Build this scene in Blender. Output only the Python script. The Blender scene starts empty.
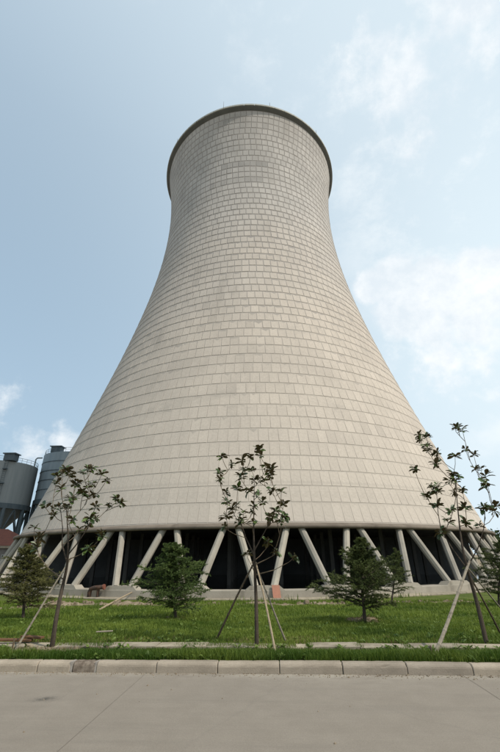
import bpy, bmesh, math, random
import numpy as np
from mathutils import Vector, Matrix

sc = bpy.context.scene
C = sc.collection
rnd = random.Random(7)
rng = np.random.default_rng(11)
R = math.radians

# ------------------------------------------------------------------ camera
EYE = 1.7                      # eye height above the road
FPX, PITCH, ROLL = 385.0, 0.43823, 0.00918      # focal length in photo pixels (500 x 752)
cam_d = bpy.data.cameras.new('camera')
cam = bpy.data.objects.new('camera', cam_d); C.objects.link(cam)
cam_d.sensor_fit = 'VERTICAL'; cam_d.sensor_height = 24.0
cam_d.lens = FPX / 752.0 * 24.0
cam_d.clip_start = 0.1; cam_d.clip_end = 12000
cam.matrix_world = Matrix.Translation((0, 0, EYE)) @ Matrix.Rotation(math.pi/2 + PITCH, 4, 'X') @ Matrix.Rotation(-ROLL, 4, 'Z')
sc.camera = cam
sc.cycles.max_bounces = 6; sc.cycles.transparent_max_bounces = 4

# ------------------------------------------------------------------ light, sky, exposure
SUN_AZ, SUN_EL = R(58), R(47)   # azimuth measured from straight behind the camera towards the right
to_sun = Vector((math.sin(SUN_AZ)*math.cos(SUN_EL), -math.cos(SUN_AZ)*math.cos(SUN_EL), math.sin(SUN_EL)))
sun_d = bpy.data.lights.new('sun', 'SUN'); sun_d.energy = 3.6; sun_d.angle = R(0.6); sun_d.color = (1, .93, .82)
sun = bpy.data.objects.new('sun', sun_d); C.objects.link(sun)
sun.rotation_euler = (-to_sun).to_track_quat('-Z', 'Y').to_euler()
sc.view_settings.view_transform = 'Standard'; sc.view_settings.look = 'None'
sc.view_settings.exposure = 0.10; sc.view_settings.gamma = 1.0; sc.view_settings.use_curve_mapping = False

def ray(px, py):
    """direction in the world of a photo pixel (500 x 752)"""
    x, y = px-250, py-376
    X = x*math.cos(ROLL) - y*math.sin(ROLL); Y = x*math.sin(ROLL) + y*math.cos(ROLL)
    u, r = -Y/FPX, X/FPX
    return Vector((r, math.cos(PITCH)-u*math.sin(PITCH), u*math.cos(PITCH)+math.sin(PITCH)))
def at(px, py, Y):
    d = ray(px, py); return Vector((0, 0, EYE)) + d*(Y/d.y)

def build_world():
    w = bpy.data.worlds.new('World'); sc.world = w; w.use_nodes = True
    nt = w.node_tree; N = nt.nodes; Lk = nt.links.new
    N.clear()
    def nd(t, **k):
        n = N.new(t)
        for a, b in k.items(): setattr(n, a, b)
        return n
    def math_(op, a, b=None, clamp=False):
        n = nd('ShaderNodeMath', operation=op, use_clamp=clamp)
        for i, v in enumerate((a, b)):
            if v is None: continue
            if isinstance(v, (int, float)): n.inputs[i].default_value = v
            else: Lk(v, n.inputs[i])
        return n.outputs[0]
    sky = nd('ShaderNodeTexSky', sky_type='NISHITA')
    sky.sun_disc = False; sky.sun_elevation = SUN_EL; sky.sun_rotation = math.atan2(to_sun.x, to_sun.y)
    sky.air_density = 1.2; sky.dust_density = 2.5; sky.ozone_density = 1.0; sky.altitude = 50
    tc = nd('ShaderNodeTexCoord')
    vec = tc.outputs['Generated']
    # humid summer haze: whiter towards the horizon and towards the sun
    side = Vector((to_sun.x, to_sun.y, .3*to_sun.z)).normalized()
    dot = nd('ShaderNodeVectorMath', operation='DOT_PRODUCT'); Lk(vec, dot.inputs[0]); dot.inputs[1].default_value = side
    mr = nd('ShaderNodeMapRange'); mr.interpolation_type = 'SMOOTHSTEP'
    Lk(dot.outputs['Value'], mr.inputs[0]); mr.inputs[1].default_value = -.85; mr.inputs[2].default_value = .42
    sep = nd('ShaderNodeSeparateXYZ'); Lk(vec, sep.inputs[0])
    hz = nd('ShaderNodeMapRange'); Lk(sep.outputs[2], hz.inputs[0]); hz.inputs[1].default_value = 0.0; hz.inputs[2].default_value = .8
    hz.inputs[3].default_value = .35; hz.inputs[4].default_value = 0.0
    hazef = math_('ADD', math_('ADD', math_('MULTIPLY', mr.outputs[0], .40), .50), hz.outputs[0], True)
    ct = math_('ADD', mr.outputs[0], math_('MULTIPLY', hz.outputs[0], .5), True)
    hc = nd('ShaderNodeMix', data_type='RGBA'); Lk(ct, hc.inputs[0]); hc.inputs[6].default_value = (4.3, 6.0, 7.5, 1); hc.inputs[7].default_value = (7.3, 8.5, 9.2, 1)
    m1 = nd('ShaderNodeMix', data_type='RGBA'); Lk(hazef, m1.inputs[0]); Lk(sky.outputs[0], m1.inputs[6]); Lk(hc.outputs[2], m1.inputs[7])
    # clouds
    def fbm(scale, detail, rough, off, stretch=(1, 1, 1)):
        mp = nd('ShaderNodeMapping'); Lk(vec, mp.inputs[0]); mp.inputs['Location'].default_value = off; mp.inputs['Scale'].default_value = stretch
        n = nd('ShaderNodeTexNoise'); Lk(mp.outputs[0], n.inputs['Vector'])
        n.inputs['Scale'].default_value = scale; n.inputs['Detail'].default_value = detail; n.inputs['Roughness'].default_value = rough
        return n.outputs['Fac']
    warp = fbm(5.0, 5, .55, (3.1, 1.7, .4))
    fine = fbm(13.0, 6, .6, (1.2, 7.7, 2.4))
    thin = fbm(3.2, 12, .66, (5.3, 2.9, 8.0), (1, 1, 1.6))
    body = math_('ADD', math_('ADD', math_('MULTIPLY', math_('SUBTRACT', warp, .5), 1.0), math_('MULTIPLY', math_('SUBTRACT', fine, .5), .9)), math_('MULTIPLY', math_('SUBTRACT', fbm(34.0, 8, .65, (4.2, .7, 6.4)), .5), .55))
    dens = None
    for (px, py, rad, amp) in CLOUDS:
        d = ray(px, py).normalized()
        dp = nd('ShaderNodeVectorMath', operation='DISTANCE'); Lk(vec, dp.inputs[0]); dp.inputs[1].default_value = d
        lobe = math_('ADD', math_('MULTIPLY', math_('SUBTRACT', 1.0, math_('DIVIDE', dp.outputs['Value'], rad)), amp), body)
        dens = lobe if dens is None else math_('MAXIMUM', dens, lobe)
    cm = nd('ShaderNodeMapRange'); cm.interpolation_type = 'SMOOTHSTEP'; Lk(dens, cm.inputs[0])
    cm.inputs[1].default_value = .0; cm.inputs[2].default_value = .50; cm.inputs[3].default_value = 0; cm.inputs[4].default_value = .88
    tm = nd('ShaderNodeMapRange'); tm.interpolation_type = 'SMOOTHSTEP'; Lk(thin, tm.inputs[0])
    tm.inputs[1].default_value = .49; tm.inputs[2].default_value = .70; tm.inputs[3].default_value = 0; tm.inputs[4].default_value = .75
    # thin veil is denser on the sunny side of this sky
    vs_ = nd('ShaderNodeMapRange'); vs_.interpolation_type = 'SMOOTHSTEP'; Lk(dot.outputs['Value'], vs_.inputs[0]); vs_.inputs[1].default_value = -.12; vs_.inputs[2].default_value = .25
    veil = math_('MULTIPLY', tm.outputs[0], vs_.outputs[0])
    m2 = nd('ShaderNodeMix', data_type='RGBA'); Lk(veil, m2.inputs[0]); Lk(m1.outputs[2], m2.inputs[6]); m2.inputs[7].default_value = (9.3, 9.7, 9.9, 1)
    m3 = nd('ShaderNodeMix', data_type='RGBA'); Lk(cm.outputs[0], m3.inputs[0]); Lk(m2.outputs[2], m3.inputs[6])
    cc = nd('ShaderNodeMapRange'); Lk(fbm(9.0, 10, .64, (9.1, 3.3, 5.0)), cc.inputs[0]); cc.inputs[1].default_value = .38; cc.inputs[2].default_value = .62
    cmix = nd('ShaderNodeMix', data_type='RGBA'); Lk(cc.outputs[0], cmix.inputs[0]); cmix.inputs[6].default_value = (7.6, 8.3, 8.9, 1); cmix.inputs[7].default_value = (9.7, 9.9, 10.0, 1); Lk(cmix.outputs[2], m3.inputs[7])
    bg = nd('ShaderNodeBackground'); Lk(m3.outputs[2], bg.inputs[0]); bg.inputs[1].default_value = 0.10
    out = nd('ShaderNodeOutputWorld'); Lk(bg.outputs[0], out.inputs[0])
CLOUDS = [(372, 287, .050, 1.5), (395, 278, .062, 1.5), (425, 282, .060, 1.5), (405, 308, .085, 1.4), (452, 284, .05, 1.4), (482, 270, .062, 1.5), (505, 272, .075, 1.5), (470, 300, .09, 1.3), (428, 322, .075, .9), (480, 330, .08, .6), (440, 360, .10, .30), (490, 350, .11, .32),
          (4, 396, .065, .5), (62, 440, .052, .6), (35, 452, .07, .5), (472, 8, .11, .6), (398, 85, .10, .38), (412, 150, .10, .34)]
build_world()

# ------------------------------------------------------------------ helpers
class MB:
    def __init__(s): s.v = []; s.f = []
    def add(s, vs, fs):
        o = len(s.v); s.v += [tuple(v) for v in vs]; s.f += [tuple(i+o for i in f) for f in fs]; return s
    def box(s, c, size, rot=None, taper=1.0):
        a, b, h = size[0]/2, size[1]/2, size[2]/2; vs = []
        for z in (-h, h):
            t = taper if z > 0 else 1
            for x, y in ((-a, -b), (a, -b), (a, b), (-a, b)): vs.append(Vector((x*t, y*t, z)))
        if rot is not None: vs = [rot @ v for v in vs]
        return s.add([v+Vector(c) for v in vs], [(3, 2, 1, 0), (4, 5, 6, 7), (0, 1, 5, 4), (1, 2, 6, 5), (2, 3, 7, 6), (3, 0, 4, 7)])
    def tube(s, pts, rad, n=7, cap=True, phase=0.0):
        pts = [Vector(p) for p in pts]
        if isinstance(rad, (int, float)): rad = [rad]*len(pts)
        vs = []; prev = None
        for i, p in enumerate(pts):
            t = (pts[min(i+1, len(pts)-1)]-pts[max(i-1, 0)]).normalized()
            if prev is None:
                a = Vector((0, 0, 1)) if abs(t.z) < .9 else Vector((0, 1, 0))
                u = t.cross(a).normalized()
            else: u = (prev - t*prev.dot(t)).normalized()
            prev = u; w = t.cross(u)
            for k in range(n):
                an = 2*math.pi*k/n + phase; vs.append(p + (u*math.cos(an)+w*math.sin(an))*rad[i])
        fs = []
        for i in range(len(pts)-1):
            for k in range(n):
                k2 = (k+1) % n; fs.append((i*n+k, i*n+k2, (i+1)*n+k2, (i+1)*n+k))
        if cap:
            fs.append(tuple(range(n-1, -1, -1))); o = (len(pts)-1)*n; fs.append(tuple(o+k for k in range(n)))
        return s.add(vs, fs)
    def lathe(s, prof, n=96, c=(0, 0, 0), a0=0.0, a1=2*math.pi, closed=False):
        full = abs(a1-a0-2*math.pi) < 1e-6; m = n if full else n+1; vs = []
        for i in range(m):
            a = a0+(a1-a0)*i/n
            for r, z in prof: vs.append((c[0]+r*math.sin(a), c[1]-r*math.cos(a), c[2]+z))
        k = len(prof); fs = []; kk = k if closed else k-1
        for i in range(n):
            j = (i+1) % m
            for q in range(kk):
                q2 = (q+1) % k; fs.append((i*k+q, j*k+q, j*k+q2, i*k+q2))
        return s.add(vs, fs)
    def build(s, name, mat, parent=None, smooth=False, loc=None):
        me = bpy.data.meshes.new(name); me.from_pydata(s.v, [], s.f); me.update()
        if mat: me.materials.append(mat)
        if smooth: me.polygons.foreach_set('use_smooth', [True]*len(me.polygons))
        o = bpy.data.objects.new(name, me); C.objects.link(o)
        if loc: o.location = loc
        if parent: o.parent = parent
        return o
def np_mesh(name, verts, loops, starts, mat, attr=None, attr_name='var', parent=None, smooth=False):
    me = bpy.data.meshes.new(name)
    me.vertices.add(len(verts)); me.vertices.foreach_set('co', np.ascontiguousarray(verts, dtype=np.float32).ravel())
    me.loops.add(len(loops)); me.loops.foreach_set('vertex_index', np.ascontiguousarray(loops, dtype=np.int32))
    me.polygons.add(len(starts)); me.polygons.foreach_set('loop_start', np.ascontiguousarray(starts, dtype=np.int32))
    me.polygons.foreach_set('use_smooth', np.full(len(starts), bool(smooth)))
    me.update(calc_edges=True)
    if attr is not None:
        a = me.attributes.new(attr_name, 'FLOAT', 'POINT'); a.data.foreach_set('value', np.ascontiguousarray(attr, dtype=np.float32))
    me.materials.append(mat)
    o = bpy.data.objects.new(name, me); C.objects.link(o)
    if parent: o.parent = parent
    return o
def tag(o, label=None, cat=None, group=None, kind=None):
    if label: o['label'] = label
    if cat: o['category'] = cat
    if group: o['group'] = group
    if kind: o['kind'] = kind
    return o
def empty(name, loc=(0, 0, 0), rz=0):
    o = bpy.data.objects.new(name, None); C.objects.link(o); o.location = loc; o.rotation_euler = (0, 0, rz); o.empty_display_size = .3
    return o

# ------------------------------------------------------------------ materials
class NT:
    def __init__(s, name):
        s.m = bpy.data.materials.new(name); s.m.use_nodes = True; s.nt = s.m.node_tree; s.N = s.nt.nodes
        s.b = s.N['Principled BSDF']; s.L = s.nt.links.new; s._tc = None
    def tc(s, out='Object'):
        if not s._tc: s._tc = s.N.new('ShaderNodeTexCoord')
        return s._tc.outputs[out]
    def noise(s, scale, detail=4, rough=.55, stretch=(1, 1, 1), coord=None):
        mp = s.N.new('ShaderNodeMapping'); s.L(coord or s.tc(), mp.inputs[0]); mp.inputs['Scale'].default_value = stretch
        n = s.N.new('ShaderNodeTexNoise'); s.L(mp.outputs[0], n.inputs['Vector']); n.inputs['Scale'].default_value = scale
        n.inputs['Detail'].default_value = detail; n.inputs['Roughness'].default_value = rough
        return n.outputs['Fac']
    def range(s, v, a, b, c=0., d=1., smooth=True):
        n = s.N.new('ShaderNodeMapRange'); s.L(v, n.inputs[0])
        if smooth: n.interpolation_type = 'SMOOTHSTEP'
        for i, x in enumerate((a, b, c, d)): n.inputs[i+1].default_value = x
        return n.outputs[0]
    def mix(s, f, a, b, mode='MIX'):
        n = s.N.new('ShaderNodeMix'); n.data_type = 'RGBA'; n.blend_type = mode
        for sock, v in ((n.inputs[0], f), (n.inputs[6], a), (n.inputs[7], b)):
            if isinstance(v, (int, float)): sock.default_value = v
            elif isinstance(v, tuple): sock.default_value = (*v[:3], 1)
            else: s.L(v, sock)
        return n.outputs[2]
    def mul(s, a, b, op='MULTIPLY'):
        n = s.N.new('ShaderNodeMath'); n.operation = op
        for i, v in enumerate((a, b)):
            if isinstance(v, (int, float)): n.inputs[i].default_value = v
            else: s.L(v, n.inputs[i])
        return n.outputs[0]
    def attr(s, name):
        n = s.N.new('ShaderNodeAttribute'); n.attribute_name = name; return n.outputs['Fac']
    def rand(s):
        return s.N.new('ShaderNodeObjectInfo').outputs['Random']
    def bump(s, h, strength=.3, dist=.02):
        n = s.N.new('ShaderNodeBump'); s.L(h, n.inputs['Height']); n.inputs['Strength'].default_value = strength; n.inputs['Distance'].default_value = dist
        s.L(n.outputs[0], s.b.inputs['Normal'])
    def done(s, col, rough=.85, spec=.3, metal=0.):
        if isinstance(col, tuple): s.b.inputs['Base Color'].default_value = (*col, 1)
        else: s.L(col, s.b.inputs['Base Color'])
        if isinstance(rough, (int, float)): s.b.inputs['Roughness'].default_value = rough
        else: s.L(rough, s.b.inputs['Roughness'])
        s.b.inputs['Specular IOR Level'].default_value = spec; s.b.inputs['Metallic'].default_value = metal
        return s.m

def concrete(name, c1, c2, scale=1.2, stain=(.12, .11, .09), stain_amt=.35, streak=None, bump=.25, vary=None, fine=18):
    t = NT(name)
    col = t.mix(t.range(t.noise(scale, 6, .6), .35, .68), c1, c2)
    col = t.mix(t.mul(t.range(t.noise(scale*.37, 5, .65), .52, .78), stain_amt), col, stain)
    if streak: col = t.mix(t.mul(t.range(t.noise(1.0, 6, .6, streak), .52, .75), stain_amt*1.2), col, stain)
    g = t.noise(fine, 5, .65)
    col = t.mix(.22, col, t.mix(g, (.05, .05, .05), (1., 1., 1.)), 'OVERLAY')
    if vary is not None:
        v = t.rand() if vary == 'object' else t.attr('var')
        col = t.mix(1.0, col, t.mix(v, (.80, .80, .81), (1.1, 1.09, 1.06)), 'MULTIPLY')
    t.bump(g, bump, .02)
    return t.done(col, .9, .2)

def shell_mat(name, vary):
    """board-marked tower concrete: sandy low down, weathered grey towards the rim, washed with soft stains"""
    t = NT(name)
    obj = t.tc('Object')
    sep = t.N.new('ShaderNodeSeparateXYZ'); t.L(obj, sep.inputs[0])
    hgt = t.range(t.mul(sep.outputs[2], t.mul(t.mul(t.noise(.06, 4, .6), .5, 'SUBTRACT'), 34.), 'ADD'), 26., 66.)
    col = t.mix(t.range(t.noise(.16, 6, .62), .35, .68), (.455, .406, .354), (.410, .367, .322))
    top = t.mix(t.range(t.noise(.22, 6, .62), .35, .68), (.428, .410, .388), (.366, .352, .335))
    col = t.mix(hgt, col, top)
    # rain streaks run down the shell, broad blotches across it
    st = t.range(t.noise(.42, 6, .65, (1, 1, .11)), .50, .78)
    col = t.mix(t.mul(st, .34), col, (.22, .20, .175))
    bl = t.range(t.noise(.11, 5, .68, (1, 1, 2.2)), .54, .74)
    col = t.mix(t.mul(bl, .36), col, (.235, .22, .20))
    g = t.noise(5.5, 6, .68)
    col = t.mix(.24, col, t.mix(g, (.05, .05, .05), (1., 1., 1.)), 'OVERLAY')
    v = t.range(t.rand(), 0, 1, .78, .92, False) if vary == 'object' else t.attr('var')
    col = t.mix(1.0, col, t.mix(v, (.55, .555, .56), (1.07, 1.06, 1.05)), 'MULTIPLY')
    t.bump(g, .35, .03)
    return t.done(col, .92, .15)

M = {}
M['panel'] = shell_mat('tower_panel_concrete', 'object')
M['panels'] = shell_mat('tower_panels_concrete', 'attr')
def joint_mat():
    t = NT('tower_joint_concrete')
    sep = t.N.new('ShaderNodeSeparateXYZ'); t.L(t.tc('Object'), sep.inputs[0])
    col = t.mix(t.range(t.noise(.9, 6, .7), .3, .7), (.40, .358, .313), (.34, .305, .268))
    col = t.mix(t.range(sep.outputs[2], 12., 50.), col, (.275, .257, .242))
    t.bump(t.noise(4, 5, .7), .4, .03)
    return t.done(col, .95, .1)
M['joint'] = joint_mat()
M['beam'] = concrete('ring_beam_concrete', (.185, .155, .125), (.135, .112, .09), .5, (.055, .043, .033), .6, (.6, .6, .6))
M['rim'] = concrete('rim_concrete', (.135, .142, .14), (.105, .112, .11), .4, (.10, .105, .10), .5)
M['parapet'] = concrete('parapet_concrete', (.42, .43, .40), (.36, .37, .35), .4)
M['column'] = concrete('column_concrete', (.345, .315, .268), (.27, .247, .21), .8, (.16, .14, .11), .4, (1.2, 1.2, .2), vary='object')
M['plinth'] = concrete('basin_concrete', (.33, .298, .248), (.26, .235, .195), .5, (.13, .115, .09), .6, (1, 1, .3))
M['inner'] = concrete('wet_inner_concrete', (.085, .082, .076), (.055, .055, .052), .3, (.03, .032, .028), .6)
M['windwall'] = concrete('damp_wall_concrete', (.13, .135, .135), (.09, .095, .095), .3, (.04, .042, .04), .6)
M['kerb'] = concrete('kerb_concrete', (.315, .270, .218), (.25, .213, .170), 2.0, (.13, .105, .08), .5, vary='object', fine=40)
M['edging'] = concrete('edging_concrete', (.32, .28, .215), (.21, .18, .135), 3.0, (.16, .13, .09), .7, vary='object', fine=40)

def road_mat():
    t = NT('road_concrete')
    o = t.tc()
    col = t.mix(t.range(t.noise(2.2, 8, .72), .3, .7), (.188, .163, .134), (.212, .185, .153))
    col = t.mix(t.mul(t.range(t.noise(1.0, 8, .72, (.22, 2.6, 1)), .47, .70), .5), col, (.160, .140, .117))     # drag marks along the road
    col = t.mix(t.mul(t.range(t.noise(1.0, 6, .7, (.5, 14., 1)), .5, .72), .28), col, (.235, .208, .174))
    col = t.mix(t.mul(t.range(t.noise(9.0, 5, .7), .66, .73), .45), col, (.10, .088, .072))
    spk = t.noise(150, 2, .6); col = t.mix(t.mul(t.range(spk, .64, .70), .5), col, (.33, .30, .26)); col = t.mix(t.mul(t.range(t.noise(130, 2, .6, (1, 1, 1)), .66, .71), .45), col, (.07, .062, .052))
    dust = t.attr('dust')
    col = t.mix(t.mul(dust, t.range(t.noise(3.0, 6, .7, (.4, 1, 1)), .35, .62)), col, (.30, .27, .225))
    oil = t.attr('oil')
    col = t.mix(t.mul(oil, t.range(t.noise(14., 4, .6), .3, .6)), col, (.05, .047, .042))
    g = t.noise(60, 5, .7)
    col = t.mix(.35, col, t.mix(g, (.05, .05, .05), (1, 1, 1)), 'OVERLAY')
    # fine shrinkage crack
    vor = t.N.new('ShaderNodeTexVoronoi'); vor.feature = 'DISTANCE_TO_EDGE'; vor.inputs['Scale'].default_value = .23
    mp = t.N.new('ShaderNodeMapping'); t.L(o, mp.inputs[0]); mp.inputs['Location'].default_value = (3.3, 1.9, 0)
    wob = t.N.new('ShaderNodeVectorMath'); wob.operation = 'MULTIPLY_ADD'
    nz = t.N.new('ShaderNodeTexNoise'); nz.inputs['Scale'].default_value = 1.6; t.L(o, nz.inputs['Vector'])
    t.L(nz.outputs['Color'], wob.inputs[0]); wob.inputs[1].default_value = (.35, .35, 0); t.L(mp.outputs[0], wob.inputs[2])
    t.L(wob.outputs[0], vor.inputs['Vector'])
    col = t.mix(t.mul(t.range(vor.outputs['Distance'], .0, .0035, 1, 0), .10), col, (.10, .09, .08))
    t.bump(g, .35, .006)
    return t.done(col, .82, .25)
M['road'] = road_mat()

def ground_mat():
    t = NT('lawn_soil')
    green = t.mix(t.range(t.noise(.9, 6, .65), .35, .65), (.060, .085, .017), (.105, .125, .030))
    soil = t.mix(t.range(t.noise(4., 6, .7), .3, .7), (.17, .13, .085), (.28, .23, .165))
    d = t.mul(t.attr('dirt'), t.mul(t.noise(2.2, 6, .65), 1.0), 'ADD')
    col = t.mix(t.range(d, .82, 1.08), green, soil)
    g = t.noise(30, 5, .7)
    col = t.mix(.5, col, t.mix(g, (.0, .0, .0), (1, 1, 1)), 'OVERLAY')
    t.bump(g, .8, .04)
    return t.done(col, .95, .1)
M['ground'] = ground_mat()

def leaf_mat(name, dark, light, back=None, rough=.5, spec=.4, trans=.25, attr='var'):
    t = NT(name)
    v = t.attr(attr)
    col = t.mix(v, dark, light)
    if back:
        geo = t.N.new('ShaderNodeNewGeometry'); col = t.mix(geo.outputs['Backfacing'], col, back)
    m = t.done(col, rough, spec)
    tr = t.N.new('ShaderNodeBsdfTranslucent'); t.L(col, tr.inputs[0])
    mx = t.N.new('ShaderNodeMixShader'); mx.inputs[0].default_value = trans
    out = t.N['Material Output']; t.L(t.b.outputs[0], mx.inputs[1]); t.L(tr.outputs[0], mx.inputs[2]); t.L(mx.outputs[0], out.inputs['Surface'])
    return m
M['grass'] = leaf_mat('grass_blades', (.045, .090, .010), (.185, .240, .040), None, .6, .2, .4)
M['weed'] = leaf_mat('weed_leaf', (.035, .075, .012), (.16, .22, .05), None, .55, .25, .3)
M['straw'] = leaf_mat('dry_straw', (.13, .085, .04), (.30, .235, .13), None, .8, .1, .2)
M['cedar_dark'] = leaf_mat('cedar_needles_dark', (.026, .050, .012), (.130, .180, .050), None, .6, .2, .15)
M['cedar_dull'] = leaf_mat('cedar_needles_dull', (.030, .044, .012), (.125, .150, .045), None, .6, .2, .15)
M['cedar_brown'] = leaf_mat('cedar_needles_yellowing', (.046, .050, .014), (.155, .150, .050), None, .6, .2, .2)
M['magnolia'] = leaf_mat('magnolia_leaf', (.018, .036, .010), (.085, .130, .030), (.085, .060, .028), .32, .5, .1)
M['far_leaf'] = leaf_mat('far_foliage', (.03, .05, .02), (.07, .10, .04), None, .7, .1, .2)
def bark(name, a, b, sc_=14):
    t = NT(name); col = t.mix(t.range(t.noise(sc_, 6, .65, (1, 1, .35)), .3, .7), a, b)
    ring = t.noise(26, 3, .6, (.15, .15, 1)); col = t.mix(t.mul(t.range(ring, .55, .7), .5), col, (.035, .028, .022))
    t.bump(ring, .5, .01); return t.done(col, .9, .2)
M['bark'] = bark('sapling_bark', (.075, .058, .043), (.042, .033, .025))
M['twig'] = bark('twig_bark', (.16, .125, .085), (.10, .075, .05))
M['cedar_bark'] = bark('cedar_bark', (.075, .058, .045), (.045, .036, .03))
M['bamboo'] = bark('pale_bamboo', (.36, .29, .20), (.27, .21, .14))
M['bamboo_grey'] = bark('grey_bamboo', (.27, .235, .185), (.19, .165, .13))
M['bamboo_dark'] = bark('dark_bamboo', (.12, .09, .06), (.075, .056, .04))
M['wood_old'] = bark('old_orange_wood', (.15, .075, .035), (.09, .05, .028), 8)

# ------------------------------------------------------------------ ground
KY, KS = 7.60, 0.0622                       # kerb front face: y = KY - KS*x
def sdist(x, y): return (y + KS*x - KY)
TX, TY = .005*60-.005, 60.0                 # tower axis
TZ = -0.78                                  # ground at the tower
def smooth(a, b, v):
    t = np.clip((v-a)/(b-a), 0, 1); return t*t*(3-2*t)
def vnoise(x, y, s):
    return np.sin(x*s*1.3+1.7*np.sin(y*s*.9+.4))*np.cos(y*s*1.1+1.3*np.sin(x*s*.7+2.1))
MOUNDS = []
def gz(x, y):
    """height of the lawn"""
    s = sdist(x, y)
    base = .115 - .03*smooth(.2, 1.6, s)
    t = np.clip((s-2.3)/17.0, 0, 1)
    z = base + (TZ-.085)*(t*.75+.25*t*t*(3-2*t))
    amp = smooth(2.2, 4, s)*(1-smooth(17, 19, s))
    z = z + amp*(.05*vnoise(x, y, .9)+.025*vnoise(x+7, y-3, 2.3))
    for cx, cy, rx, ry, hh in MOUNDS:
        z = z + hh*np.exp(-(((x-cx)/rx)**2+((y-cy)/ry)**2)*1.6)*(1+.35*vnoise(x, y, 5.))
    return np.where(s < .09, -.06, z)
def gp(px, py):
    d = ray(px, py); lo, hi = 2.0, 80.0
    for k in range(60):
        mid = (lo+hi)/2; P = Vector((0, 0, EYE))+d*(mid/d.y)
        if P.z > float(gz(P.x, P.y)): lo = mid
        else: hi = mid
    return P
# places of bare soil: (x, y, rx, ry, amount)
DIRT = []
for px, py, rx, ry, a in ((66, 607, 2.6, .42, 1.), (30, 610, 2.2, .5, .6), (132, 606, 2.2, .45, .9), (200, 606, 3., .3, .5), (262, 606, 1.6, .5, .8), (310, 606, 3.2, .35, .75), (395, 604, 4, .5, .5), (460, 603, 3., .5, .5),
                          (362, 622, .75, .45, 1.), (176, 620, .5, .25, .6), (28, 651, .95, .34, .95), (60, 650, .75, .3, .8), (310, 640, 1.6, .2, .45), (150, 641, .9, .16, .45), (310, 635, .5, .2, .3)):
    P = gp(px, py); DIRT.append((P.x, P.y, rx, ry, a))
for q_ in DIRT[:8]: MOUNDS.append((q_[0], q_[1], q_[2], q_[3]*.9, .20*q_[4]))
MOUNDS.append((DIRT[8][0], DIRT[8][1], .7, .45, .12)); MOUNDS.append((DIRT[9][0], DIRT[9][1], .5, .3, .06))
def dirt_at(x, y):
    d = np.zeros_like(x)
    d = np.maximum(d, 1.2*np.maximum(smooth(30, 42, np.abs(x)), np.maximum(smooth(36, 44, y), 1-smooth(-9, -6, y))))
    for cx, cy, rx, ry, a in DIRT:
        q = np.sqrt(((x-cx)/rx)**2+((y-cy)/ry)**2); d = np.maximum(d, a*(1-smooth(.35, 1.15, q)))
    return d
def grid_sheet(name, xs, ys, zf, mat, attrs):
    X, Y = np.meshgrid(xs, ys); Z = zf(X, Y); n, m = X.shape
    V = np.stack([X, Y, Z], -1).reshape(-1, 3)
    i = np.arange(n-1)[:, None]*m + np.arange(m-1)[None]
    F = np.stack([i, i+1, i+m+1, i+m], -1).reshape(-1, 4)
    o = np_mesh(name, V, F.ravel(), np.arange(len(F))*4, mat, None, smooth=True)
    for k, fn in attrs.items():
        a = o.data.attributes.new(k, 'FLOAT', 'POINT'); a.data.foreach_set('value', fn(X, Y).astype(np.float32).ravel())
    return o
xs = np.concatenate([-np.geomspace(4000, 32, 14), np.arange(-30, -8, .6), np.arange(-8, 9, .22), np.arange(9.2, 30, .6), np.geomspace(32, 4000, 14)])
ys = np.concatenate([-np.geomspace(3000, 15, 8), np.arange(-12, 5, 3.), np.arange(5.2, 6.6, .4), np.arange(6.7, 12, .12), np.arange(12, 24, .22), np.arange(24, 36, .8), np.geomspace(38, 5000, 22)])
o = grid_sheet('ground', xs, ys, gz, M['ground'], {'dirt': dirt_at}); tag(o, kind='structure')

# road: slab in a frame that follows the kerb
RZ = -math.atan(KS)
def road_frame(u, s, z=0.): # u along the kerb, s away from the camera
    c, q = math.cos(RZ), math.sin(RZ)
    return Vector((u*c - s*q, KY + u*q + s*c, z))
us = np.concatenate([-np.geomspace(800, 9, 12), np.arange(-8, 8.1, .2), np.geomspace(9, 800, 12)])
ss = np.concatenate([np.array([-7.6, -6.6, -5.5, -4.5]), np.arange(-4., -.3, .15), np.array([-.25, -.18, -.12, -.06, .0, .05])])
stain = gp(45, 699); st0 = Vector((-2.45, 5.75))
def dust_f(u, s): return .65*smooth(-.35, -.02, s) + .25*smooth(-1.1, -.25, s)*(.5+.5*vnoise(u, s, .8))
def oil_f(u, s):
    du, ds = u-OILU, s-OILS
    return np.exp(-((du*.9+ds*.2)**2/.016+(ds-.25*du)**2/.004))
Pst = Vector((0, 0, EYE))+ray(45, 699)*(-EYE/ray(45, 699).z)
OILU = Pst.x*math.cos(RZ)+(Pst.y-KY)*math.sin(RZ); OILS = -Pst.x*math.sin(RZ)+(Pst.y-KY)*math.cos(RZ)
road = grid_sheet('road', us, ss, lambda u, s: 0*u-.006, M['road'], {'dust': dust_f, 'oil': oil_f})
road.location = (0, KY, 0); road.rotation_euler = (0, 0, RZ); tag(road, kind='structure')
dj = ray(145, 674); Pj = Vector((0, 0, EYE))+dj*(-EYE/dj.z); UJ = Pj.x*math.cos(RZ)+(Pj.y-KY)*math.sin(RZ)
for k in range(-6, 7):                       # cast concrete slabs, five metres long, with open joints
    u0, u1 = UJ+5*k+.002, UJ+5*(k+1)-.002; dzs = rnd.uniform(-.0015, .0015)
    o = grid_sheet('road_slab', np.linspace(u0, u1, 42), ss[:-1], lambda u, s: 0*u+dzs, M['road'], {'dust': dust_f, 'oil': oil_f}); o.parent = road

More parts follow.
